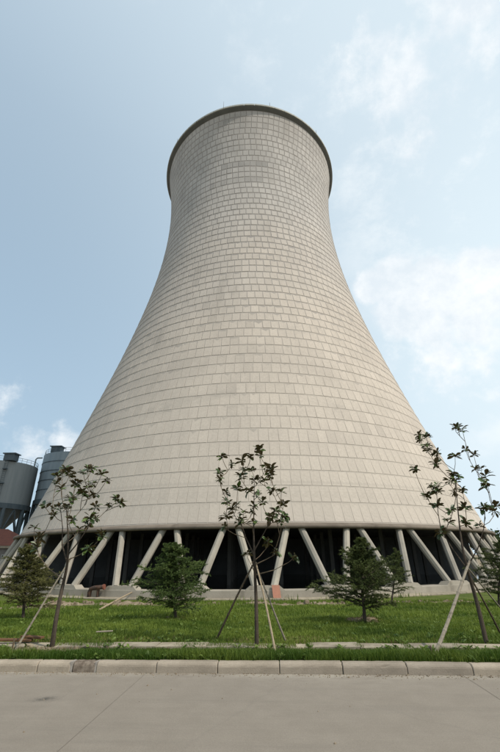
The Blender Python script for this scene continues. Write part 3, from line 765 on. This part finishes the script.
# ------------------------------------------------------------------ staked magnolia saplings
def leaf_geo(r, p, d, L, W):
    d = d/np.linalg.norm(d); s = np.cross(d, r.normal(size=3)*.35+np.array([0, 0, 1.])); s /= np.linalg.norm(s); n = np.cross(s, d)
    prof_ = [(0, .06), (.3, .6), (.62, 1.0), (.86, .7), (1.0, .03)]
    mid, lf, rt = [], [], []; c = r.uniform(.05, .3)
    for t, w in prof_:
        m = p+d*L*t-n*L*c*t*t; mid.append(m); lf.append(m-s*W*w*.5+n*W*.16*w); rt.append(m+s*W*w*.5+n*W*.16*w)
    V = []
    for i in range(4):
        V += [lf[i], mid[i], mid[i+1], lf[i+1]]; V += [mid[i], rt[i], rt[i+1], mid[i+1]]
    return V
def sapling(name, label, trunk_px, clusters, seed, crown_r, r0, extra=()):
    r = np.random.default_rng(seed); base = gp(*trunk_px[0]); Y0 = base.y
    root = empty(name, base); tag(root, label, 'tree', 'staked magnolia saplings')
    tp = []
    for i, (px, py) in enumerate(trunk_px):
        P = at(px, py, Y0+.06*math.sin(i*1.3+seed)*min(i, 2)) - base
        if i == 0: P = Vector((0, 0, -.05))
        tp.append(P)
    sm = []
    for i in range(len(tp)-1):
        a_, b_, c_, d_ = tp[max(i-1, 0)], tp[i], tp[i+1], tp[min(i+2, len(tp)-1)]
        for q in range(3):
            u = q/3; sm.append(.5*((2*b_)+(c_-a_)*u+(2*a_-5*b_+4*c_-d_)*u*u+(3*b_-a_-3*c_+d_)*u**3))
    tp = sm+[tp[-1]]
    nodes = []
    rad = [r0*(1-.9*i/(len(tp)-1)) for i in range(len(tp))]
    MB().tube(tp, rad, 9).build('trunk', M['bark'], root)
    H_ = tp[-1].z
    for i in range(len(tp)-1):
        for q in range(2):
            P = tp[i].lerp(tp[i+1], q/2)
            if P.z > H_*.38: nodes.append((P, rad[i]*(1-q/2)+rad[i+1]*q/2))
    nodes.append((tp[-1], rad[-1]))
    for line in extra:
        pl = [at(px, py, Y0+dy)-base for px, py, dy in line]
        rr = list(np.linspace(r0*.34, .006, len(pl))); MB().tube(pl, rr, 6).build('branch', M['bark'], root)
        for i in range(len(pl)-1):
            for q in range(4): nodes.append((pl[i].lerp(pl[i+1], q/4), rr[i]))
    def rosette(T, tip_d):
        # rosette of leaves at the tip
        tip_d = tip_d/np.linalg.norm(tip_d); V, A = [], []
        big = r.uniform(.8, 1.25); nl = int(r.integers(13, 24))
        for q in range(nl):
            az = q*2.4+r.normal(0, .3); el = r.uniform(-.25, .95)
            u = np.cross(tip_d, [.3, .9, .1]); u /= np.linalg.norm(u); w = np.cross(tip_d, u)
            d = (u*math.cos(az)+w*math.sin(az))*math.cos(el)+tip_d*math.sin(el)+np.array([0, 0, -.08])
            p = np.array(T)-tip_d*r.uniform(0, .09)
            L = r.uniform(.075, .18)*big
            g = leaf_geo(r, p, d, L, L*r.uniform(.38, .5)); V += g; A += [float(np.clip(r.normal(.45, .28), 0, 1))]*len(g)
        quads_obj('leaf_cluster', V, A, M['magnolia'], 4, root)
    ends = [tp[-1]]+[at(l_[-1][0], l_[-1][1], Y0+l_[-1][2])-base for l_ in extra]
    tips = []
    cxw = tp[-1].x
    for px, py in clusters:
        P = at(px, py, Y0)-base; dx = P.x-cxw; room = math.sqrt(max(.05, crown_r**2-dx*dx))
        dy = r.uniform(-1, 1)*room*.75; tips.append(at(px, py, Y0+dy)-base)
    order = sorted(range(len(tips)), key=lambda i: (tips[i]-Vector((cxw, 0, H_*.55))).length)
    for i in order:
        T = tips[i]; best = None
        for P, rr in nodes:
            v = T-P; L = v.length
            if v.z < .35*L+.02 or L < .12: continue
            cost = L*(2.1-1.3*v.z/L)+(.35 if rr < .0065 else 0)
            if best is None or cost < best[0]: best = (cost, P, rr)
        if best is None:
            low_ = [q for q in nodes if q[0].z < T.z-.05] or nodes; best = (0, *min(low_, key=lambda q: (T-q[0]).length))
        P, rr = best[1], best[2]; v = T-P; out = Vector((v.x, v.y, 0))
        m1 = P+out*.48+Vector((0, 0, v.z*.30)); m2 = P+out*.86+Vector((0, 0, v.z*.66))
        wob = lambda: Vector(r.normal(0, .010, 3))
        pts = [P, m1+wob(), m2+wob(), T]
        rs = [max(.0065, min(rr*.7, .016)), .0075, .006, .0045]
        MB().tube(pts, rs, 5).build('branch', M['twig'], root)
        for k in range(3):
            for q in range(3):
                if k < 2: nodes.append((pts[k].lerp(pts[k+1], (q+1)/4), rs[k]*.9))
        rosette(T, np.array((pts[3]-pts[2]).normalized()))
    for T in ends: rosette(T, np.array([.05, .1, 1.]))
    return root, base
zA = [(125,110),(172,88),(120,140),(140,165),(205,138),(245,95),(265,80),(285,75),(330,100),(350,130),(285,145),(265,155),(240,185),(265,205),(200,210),(65,250),(112,258),(170,255),(185,215),(300,195),(395,218),(360,245),(415,235),(272,300),(305,303),(265,330),(195,310),(225,360),(330,380),(270,440),(105,285),(20,345),(45,395),(30,430),(150,95),(185,105),(160,80),(215,150)]
zB = [(100,112),(145,148),(192,130),(232,115),(270,78),(272,105),(300,155),(322,175),(320,198),(92,185),(88,220),(185,205),(200,172),(232,175),(288,220),(172,258),(218,268),(262,285),(328,265),(370,265),(120,275),(285,318),(380,328),(120,320),(145,350),(165,338),(195,368),(245,340),(240,370),(345,360),(385,385),(370,405),(320,390),(120,385),(180,398),(245,405),(310,500),(350,545),(435,570),(215,550),(108,430)]
zC = [(290,75),(310,90),(275,80),(325,190),(365,212),(275,218),(375,285),(405,285),(428,325),(425,365),(265,310),(245,350),(280,330),(270,400),(310,390),(325,480),(418,480),(485,470),(475,500),(395,570),(330,555),(255,495),(180,470),(135,425),(150,370),(180,375),(175,260),(180,205),(135,170),(95,120),(130,125),(95,145),(70,283),(140,190),(240,545),(200,600)]
cl = lambda z, x0, y0, s: [(x0+a/s, y0+b/s) for a, b in z]
trA, bA = sapling('magnolia_sapling', 'leaning young magnolia with one pale stake at the left', [(52,648),(55,625),(60,598),(64,580),(67,565),(68,550),(68,535),(67,520),(66,505)], cl(zA, 30, 450, 4.545), 4, .95, .049,
   [[(67,562,0),(62,545,.05),(62.5,527,.1),(60,505,.12)], [(67,556,0),(76,545,-.1),(88,528,-.2),(96,505,-.22)]])
trB, bB = sapling('magnolia_sapling', 'upright young magnolia on three stakes in the middle', [(257,648),(256.5,620),(256,595),(255,575),(254.5,560),(254,545),(253.7,525),(254,500),(254.5,478)], cl(zB, 200, 430, 4.545), 5, .85, .045,
   [[(254.5,556,0),(246,538,.1),(240,520,.18)], [(254,551,0),(264,533,-.12),(273,516,-.2)]])
trC, bC = sapling('magnolia_sapling', 'left leaning young magnolia by the right picture edge', [(487,645),(480,615),(474,592),(468,572),(464,555),(461,538),(459,520),(457,500),(455.5,480)], cl(zC, 400, 410, 5), 6, .95, .046,
   [[(465,566,0),(452,548,.1),(441,530,.2),(438,512,.25),(436.5,490,.25)], [(467,568,0),(478,548,-.15),(484,528,-.2),(485.5,505,-.2)]])

# ------------------------------------------------------------------ stakes, poles and litter
def stake(a, b, dyb, rad, mat, label, nodes=9, over=.12):
    P0 = gp(*a); P1 = at(b[0], b[1], P0.y+dyb); v = (P1-P0); P1 = P1+v.normalized()*over; v = P1-P0
    root_pts, rads = [], []
    for i in range(nodes):
        t0 = i/nodes
        for t, k in ((t0, 1.22), (t0+.012, 1.0), (t0+1/nodes-.012, .97)):
            root_pts.append(P0-v.normalized()*.06*(1-t)+v*t + Vector((.012*math.sin(t*4+a[0]), 0, 0))); rads.append(rad*k*(1-.28*t))
    o = MB().tube([p-P0 for p in root_pts], rads, 7).build('support_stake', mat); o.location = P0
    tag(o, label, 'stake', 'bamboo stakes propping the saplings'); return o
dA, dB, dC = bA.y, bB.y, bC.y
def dz(a, T): return T-gp(*a).y
stake((14, 651), (69, 562), dz((14, 651), dA+.05), .021, M['bamboo_grey'], 'long thin grey stake propping the leaning sapling at left')
stake((216, 640), (254, 563), dz((216, 640), dB+.07), .024, M['bamboo_dark'], 'dark stake leaning in from the left against the middle sapling')
stake((276, 654), (257, 567), dz((276, 654), dB-.07), .022, M['bamboo'], 'pale stake standing nearest the kerb under the middle sapling')
stake((287, 643), (257.5, 571), dz((287, 643), dB+.03), .021, M['bamboo_grey'], 'brown stake at far right of the middle sapling trunk')
stake((434, 657), (469, 564), dz((434, 657), dC-.08), .034, M['bamboo_grey'], 'thick pale knotted stake left of the right hand sapling', 8)
stake((502, 636), (468, 573), dz((502, 636), dC+.07), .022, M['bamboo_dark'], 'dark stake just right of the right hand sapling trunk')
stake((512, 621), (467.5, 568), dz((512, 621), dC+.12), .021, M['bamboo_grey'], 'pale brown outermost stake running out at the right edge')
for px, py, h, lab in ((433, 657, .17, 'short peg beside the foot of the thick pale stake'), (13.5, 650, .2, 'short peg beside the foot of the long grey stake')):
    P = gp(px, py); o = MB().tube([(0, 0, -.05), (.006, 0, h*.5), (0, .01, h)], [.016, .016, .014], 6).build('wooden_peg', M['bamboo_dark']); o.location = P+Vector((-.02, -.03, 0)); tag(o, lab, 'peg', 'short pegs at the stakes')
# a pole resting on the basin edge, a stick on the grass, old boards
P = gp(98, 612); Q = gp(134, 597); Q = at(134, 592, Q.y)
o = MB().tube([Vector((0, 0, 0)), (Q-P)*.5+Vector((0, 0, .01)), Q-P], [.045, .042, .038], 7).build('bamboo_pole', M['bamboo']); o.location = P+Vector((0, 0, .06)); tag(o, 'pale bamboo pole lying tilted on the lawn before the tower', 'pole')
P, Q = gp(95, 639.5), gp(112, 638.5)
o = MB().tube([Vector((0, 0, 0)), (Q-P)*.5, Q-P], [.014, .017, .013], 7).build('fallen_stick', M['bamboo_grey']); o.location = P+Vector((0, 0, .14)); tag(o, 'short pale stick lying on the grass near the edging', 'stick')
P = gp(12, 645.5); 
for k, (dx, dy, rz_, L, lab) in enumerate(((-.1, 0, .05, .95, 'orange brown board lying by the edging at left'), (.35, .07, -.25, .5, 'broken board end crossing the orange brown board'))):
    mb = MB(); mb.box((0, 0, 0), (L, .11, .03)); o = mb.build('wooden_board', M['wood_old']); o.location = P+Vector((dx, dy, .10+.035*k)); o.rotation_euler = (.08, .03, rz_); tag(o, lab, 'board', 'old boards by the edging')
# rusty pipe bent over the basin wall
t = NT('rusty_pipe'); M['rust'] = t.done(t.mix(t.range(t.noise(5, 6, .7), .35, .65), (.035, .026, .022), (.095, .05, .032)), .8, .3)
t = NT('red_flange'); M['flange'] = t.done((.16, .06, .04), .7, .3)
def on_ring(px, py, rad):
    d = ray(px, py); ox, oy = -TX, -TY      # intersect the ray with an upright cylinder round the tower axis
    a = d.x**2+d.y**2; b = 2*(d.x*ox+d.y*oy); c = ox*ox+oy*oy-rad*rad
    t_ = (-b-math.sqrt(b*b-4*a*c))/(2*a); return Vector((0, 0, EYE))+d*t_
q0, q1, q2, q3 = on_ring(88.5, 600, PB_R+.75), on_ring(89.5, 592, PB_R+.72), on_ring(93.5, 588, PB_R+.70), on_ring(103.5, 587, PB_R+.66)
root = empty('drain_pipe', (q0.x, q0.y, q0.z)); tag(root, 'dark rusty bent pipe rising in front of the basin wall', 'pipe')
pts = [q0-Vector((0, 0, .12)), q1, q1.lerp(q2, .5)+Vector((-.06, 0, .06)), q2, q2.lerp(q3, .5), q3]
MB().tube([p-q0 for p in pts], .14, 12).build('pipe_run', M['rust'], root, smooth=True)
MB().tube([q3-q0-Vector((.02, 0, 0)), q3-q0+Vector((.08, -.02, .01))], .17, 14).build('flange', M['flange'], root)
ex = (q2.lerp(q3, .5)); MB().tube([ex-q0, ex-q0-Vector((0, 0, .55))], .10, 8).build('drain_leg', M['rust'], root)
# red board leaning on the basin wall
t = NT('pink_red_board'); M['board'] = t.done(t.mix(t.range(t.noise(4, 6, .7), .3, .7), (.40, .18, .12), (.31, .15, .105)), .8, .3)
b0 = on_ring(277.5, 600, PB_R+.72); b1 = on_ring(275.5, 585, PB_R+.46)
mb = MB(); v = b1-b0; rot = v.to_track_quat('Z', 'Y').to_matrix()
mb.box((0, 0, v.length/2), (.50, .05, v.length), rot @ Matrix.Identity(3)); mb.v = [tuple(Vector(p)) for p in mb.v]
mb = MB(); w = Vector((.25, 0, 0)); th_ = Vector((0, -.05, 0))
mb.add([-w, w, w+v, -w+v, -w+th_, w+th_, w+v+th_, -w+v+th_], [(0, 1, 2, 3), (7, 6, 5, 4), (0, 4, 5, 1), (1, 5, 6, 2), (2, 6, 7, 3), (3, 7, 4, 0)])
o = mb.build('leaning_board', M['board']); o.location = b0; tag(o, 'pinkish red board leaning against the basin wall', 'board')
# rubble in the bare strips
V, F_, st_ = [], [], MB()
for cx, cy, rx, ry, am in DIRT[:8]+DIRT[8:12]:
    for k in range(int(34*am*rx*ry)+8):
        x, y = cx+rnd.gauss(0, .42)*rx, cy+rnd.gauss(0, .42)*ry; s = rnd.uniform(.012, .05)*(1.6 if cy > 15 else .8)
        if rnd.random() < .06: s *= 2
        mb = [Vector((rnd.uniform(.6, 1.2)*a, rnd.uniform(.6, 1.2)*b, rnd.uniform(.4, .9)*c))*s for a, b, c in ((-1, -1, -.6), (1, -1, -.6), (1, 1, -.6), (-1, 1, -.6), (-.7, -.7, 1), (.7, -.7, 1), (.7, .7, 1), (-.7, .7, 1))]
        z = float(gz(x, y)); st_.add([q+Vector((x, y, z+s*.3)) for q in mb], [(3, 2, 1, 0), (4, 5, 6, 7), (0, 1, 5, 4), (1, 2, 6, 5), (2, 3, 7, 6), (3, 0, 4, 7)])
t = NT('rubble'); M['rubble'] = t.done(t.mix(t.range(t.noise(6, 3, .6), .35, .65), (.15, .112, .075), (.27, .225, .165)), .95, .1)
tag(st_.build('rubble', M['rubble']), 'pale soil crumbs and stones in the bare strips of lawn', 'rubble', kind='stuff')

# ------------------------------------------------------------------ grass
def blades(name, label, x0, x1, s0, s1, n, hmin, hmax, wid, seed, tone, clump=.5, keep=None, hs=None, mat='grass', bare=True):
    r = np.random.default_rng(seed)
    x = r.uniform(x0, x1, n); s = s0+(s1-s0)*r.random(n)
    y = KY-KS*x+s
    k = dirt_at(x, y)+.25*(vnoise(x*1.7, y*1.7, 3.1)+vnoise(x+3, y, 7.))*.5
    ok = (k < r.uniform(.3, .62, n)) if bare else np.ones(n, bool)
    if keep is not None: ok &= keep(x, y, s, r)
    x, y, s = x[ok], y[ok], s[ok]; n = len(x)
    z = gz(x, y)-.005
    tuft = .5+.5*vnoise(x*1.3+9, y*1.3, 4.2); big = .5+.5*vnoise(x+2, y+5, .8)
    h = (hmin+(hmax-hmin)*r.random(n))*(.6+.55*tuft*clump+.35*big)
    if hs is not None: h = h*hs(x, s)
    az = r.random(n)*2*np.pi; ben = r.uniform(.1, .75, n)*h
    dx, dy = np.cos(az), np.sin(az); px_, py_ = -dy*wid/2, dx*wid/2
    B = np.stack([x, y, z], -1); side = np.stack([px_, py_, 0*px_], -1)
    mid = B+np.stack([dx*ben*.3, dy*ben*.3, h*.6], -1); tip = B+np.stack([dx*ben, dy*ben, h*.95], -1)
    V = np.concatenate([np.stack([B-side, B+side, mid+side*.8, mid-side*.8], 1).reshape(-1, 3), np.stack([mid-side*.8, mid+side*.8, tip], 1).reshape(-1, 3)])
    loops = np.arange(len(V)); starts = np.concatenate([np.arange(n)*4, 4*n+np.arange(n)*3])
    v = np.clip(r.normal(tone, .17, n)+.45*(big-.5)+.22*vnoise(x, y, 1.7)+.12*vnoise(x+1, y, 4.), 0, 1)
    A = np.concatenate([np.repeat(v, 4), np.repeat(v, 3)])
    o = np_mesh(name, V, loops, starts, M[mat], A); tag(o, label, 'grass', kind='stuff'); return o
ed0, ed1 = float(eds)-.2, float(eds)+.22
def verge_keep(x, y, s, r):
    return ((s < ed0-.02+.10*vnoise(x*2, y*0, 1.3)))
blades('verge_grass', 'long dark grass between kerb and edging strip', -8, 8, .175, ed0+.13, 60000, .07, .18, .008, 1, .18, .9, verge_keep, lambda x, s: 1-.66*smooth(.3, ed0-.1, s))
def over_keep(x, y, s, r):  # tongues of grass creeping over the edging stones
    u_ = x; return ((u_ > -1.55) & (u_ < .85) | (u_ > -4.1) & (u_ < -2.75) | (vnoise(x*3, y*0, 1.7) > .8)) & (r.random(len(x)) < .8)
blades('verge_grass', 'grass tufts creeping over the edging strip', -8, 8, ed0, ed1, 14000, .05, .12, .008, 2, .38, .7, over_keep)
blades('lawn_grass', 'short bright lawn grass in front of the tower', -10.5, 10.5, ed1-.03, 7.0, 150000, .045, .12, .011, 3, .55, .7)
blades('lawn_grass', 'far lawn grass at the foot of the tower', -26, 28, 7.0, 19.2, 130000, .06, .16, .022, 4, .55, .8, lambda x, y, s, r: (np.hypot(x-TX, y-TY) > PB_R+1.22) & (np.abs(x) < (y*.72+3)))
blades('weeds', 'taller weeds along the basin apron', -22, 24, 15.5, 22, 9000, .12, .42, .03, 5, .5, .8, lambda x, y, s, r: (np.hypot(x-TX, y-TY) > PB_R+1.2) & (np.hypot(x-TX, y-TY) < PB_R+1.9) & (vnoise(x, y, .6) > .1))

blades('dry_grass', 'dry straw coloured blades along the edging and on bare soil', -8, 8, ed0-.12, ed1+.6, 26000, .03, .09, .008, 6, .5, .8,
       lambda x, y, s, r: (r.random(len(x)) < .16+.5*np.clip(dirt_at(x, y), 0, 1)+.5*(vnoise(x*1.1, y, 1.9) > .35)*(s > ed1-.05)) & ((s < ed0) | (s > ed1-.03)), None, 'straw', False)
blades('dry_grass', 'dry blades and litter on the soil round the cedars and before the basin', -14, 14, 3.2, 11, 60000, .02, .07, .016, 7, .4, .8, lambda x, y, s, r: (dirt_at(x, y) > r.uniform(.1, .9, len(x))), None, 'straw', False)

# broad-leaved weeds scattered through the lawn
wr = np.random.default_rng(21); V, A = [], []
for k in range(420):
    if k < 300: x = wr.uniform(-9, 9); sd = wr.uniform(ed1+.1, 7.5)
    else: x = wr.uniform(-6, 6); sd = wr.choice([wr.uniform(.2, .3), wr.uniform(ed1, ed1+.2), wr.uniform(ed0-.15, ed0)])
    y = KY-KS*x+sd; z = float(gz(x, y)); tone = wr.uniform(.25, 1)
    for q in range(int(wr.integers(5, 11))):
        az = wr.uniform(0, 6.28); L = wr.uniform(.05, .13)
        g = leaf_geo(wr, np.array([x, y, z+.03]), np.array([math.cos(az), math.sin(az), wr.uniform(.2, 1.1)]), L, L*wr.uniform(.25, .5)); V += g; A += [float(np.clip(wr.normal(tone, .12), 0, 1))]*len(g)
tag(quads_obj('weeds', V, A, M['weed'], 4), 'broad leaved weeds scattered through the lawn', 'weeds', kind='stuff')
# grit, crumbs and dead leaves along the gutter
gm = MB()
for k in range(900):
    u = rnd.uniform(-6, 6); sd = -abs(rnd.gauss(0, .10))-.004 if k < 870 else rnd.uniform(-3.2, 0); a_ = rnd.uniform(.003, .011)*(1.6 if rnd.random() < .05 else 1)
    P = road_frame(u, sd, a_*.4); an = rnd.uniform(0, 3)
    gm.box(P, (a_*rnd.uniform(1, 2.2), a_*rnd.uniform(.8, 1.6), a_), Matrix.Rotation(an, 3, 'Z'), .7)
tag(gm.build('gutter_grit', M['rubble']), 'grit and soil crumbs lying along the gutter', 'grit', kind='stuff')
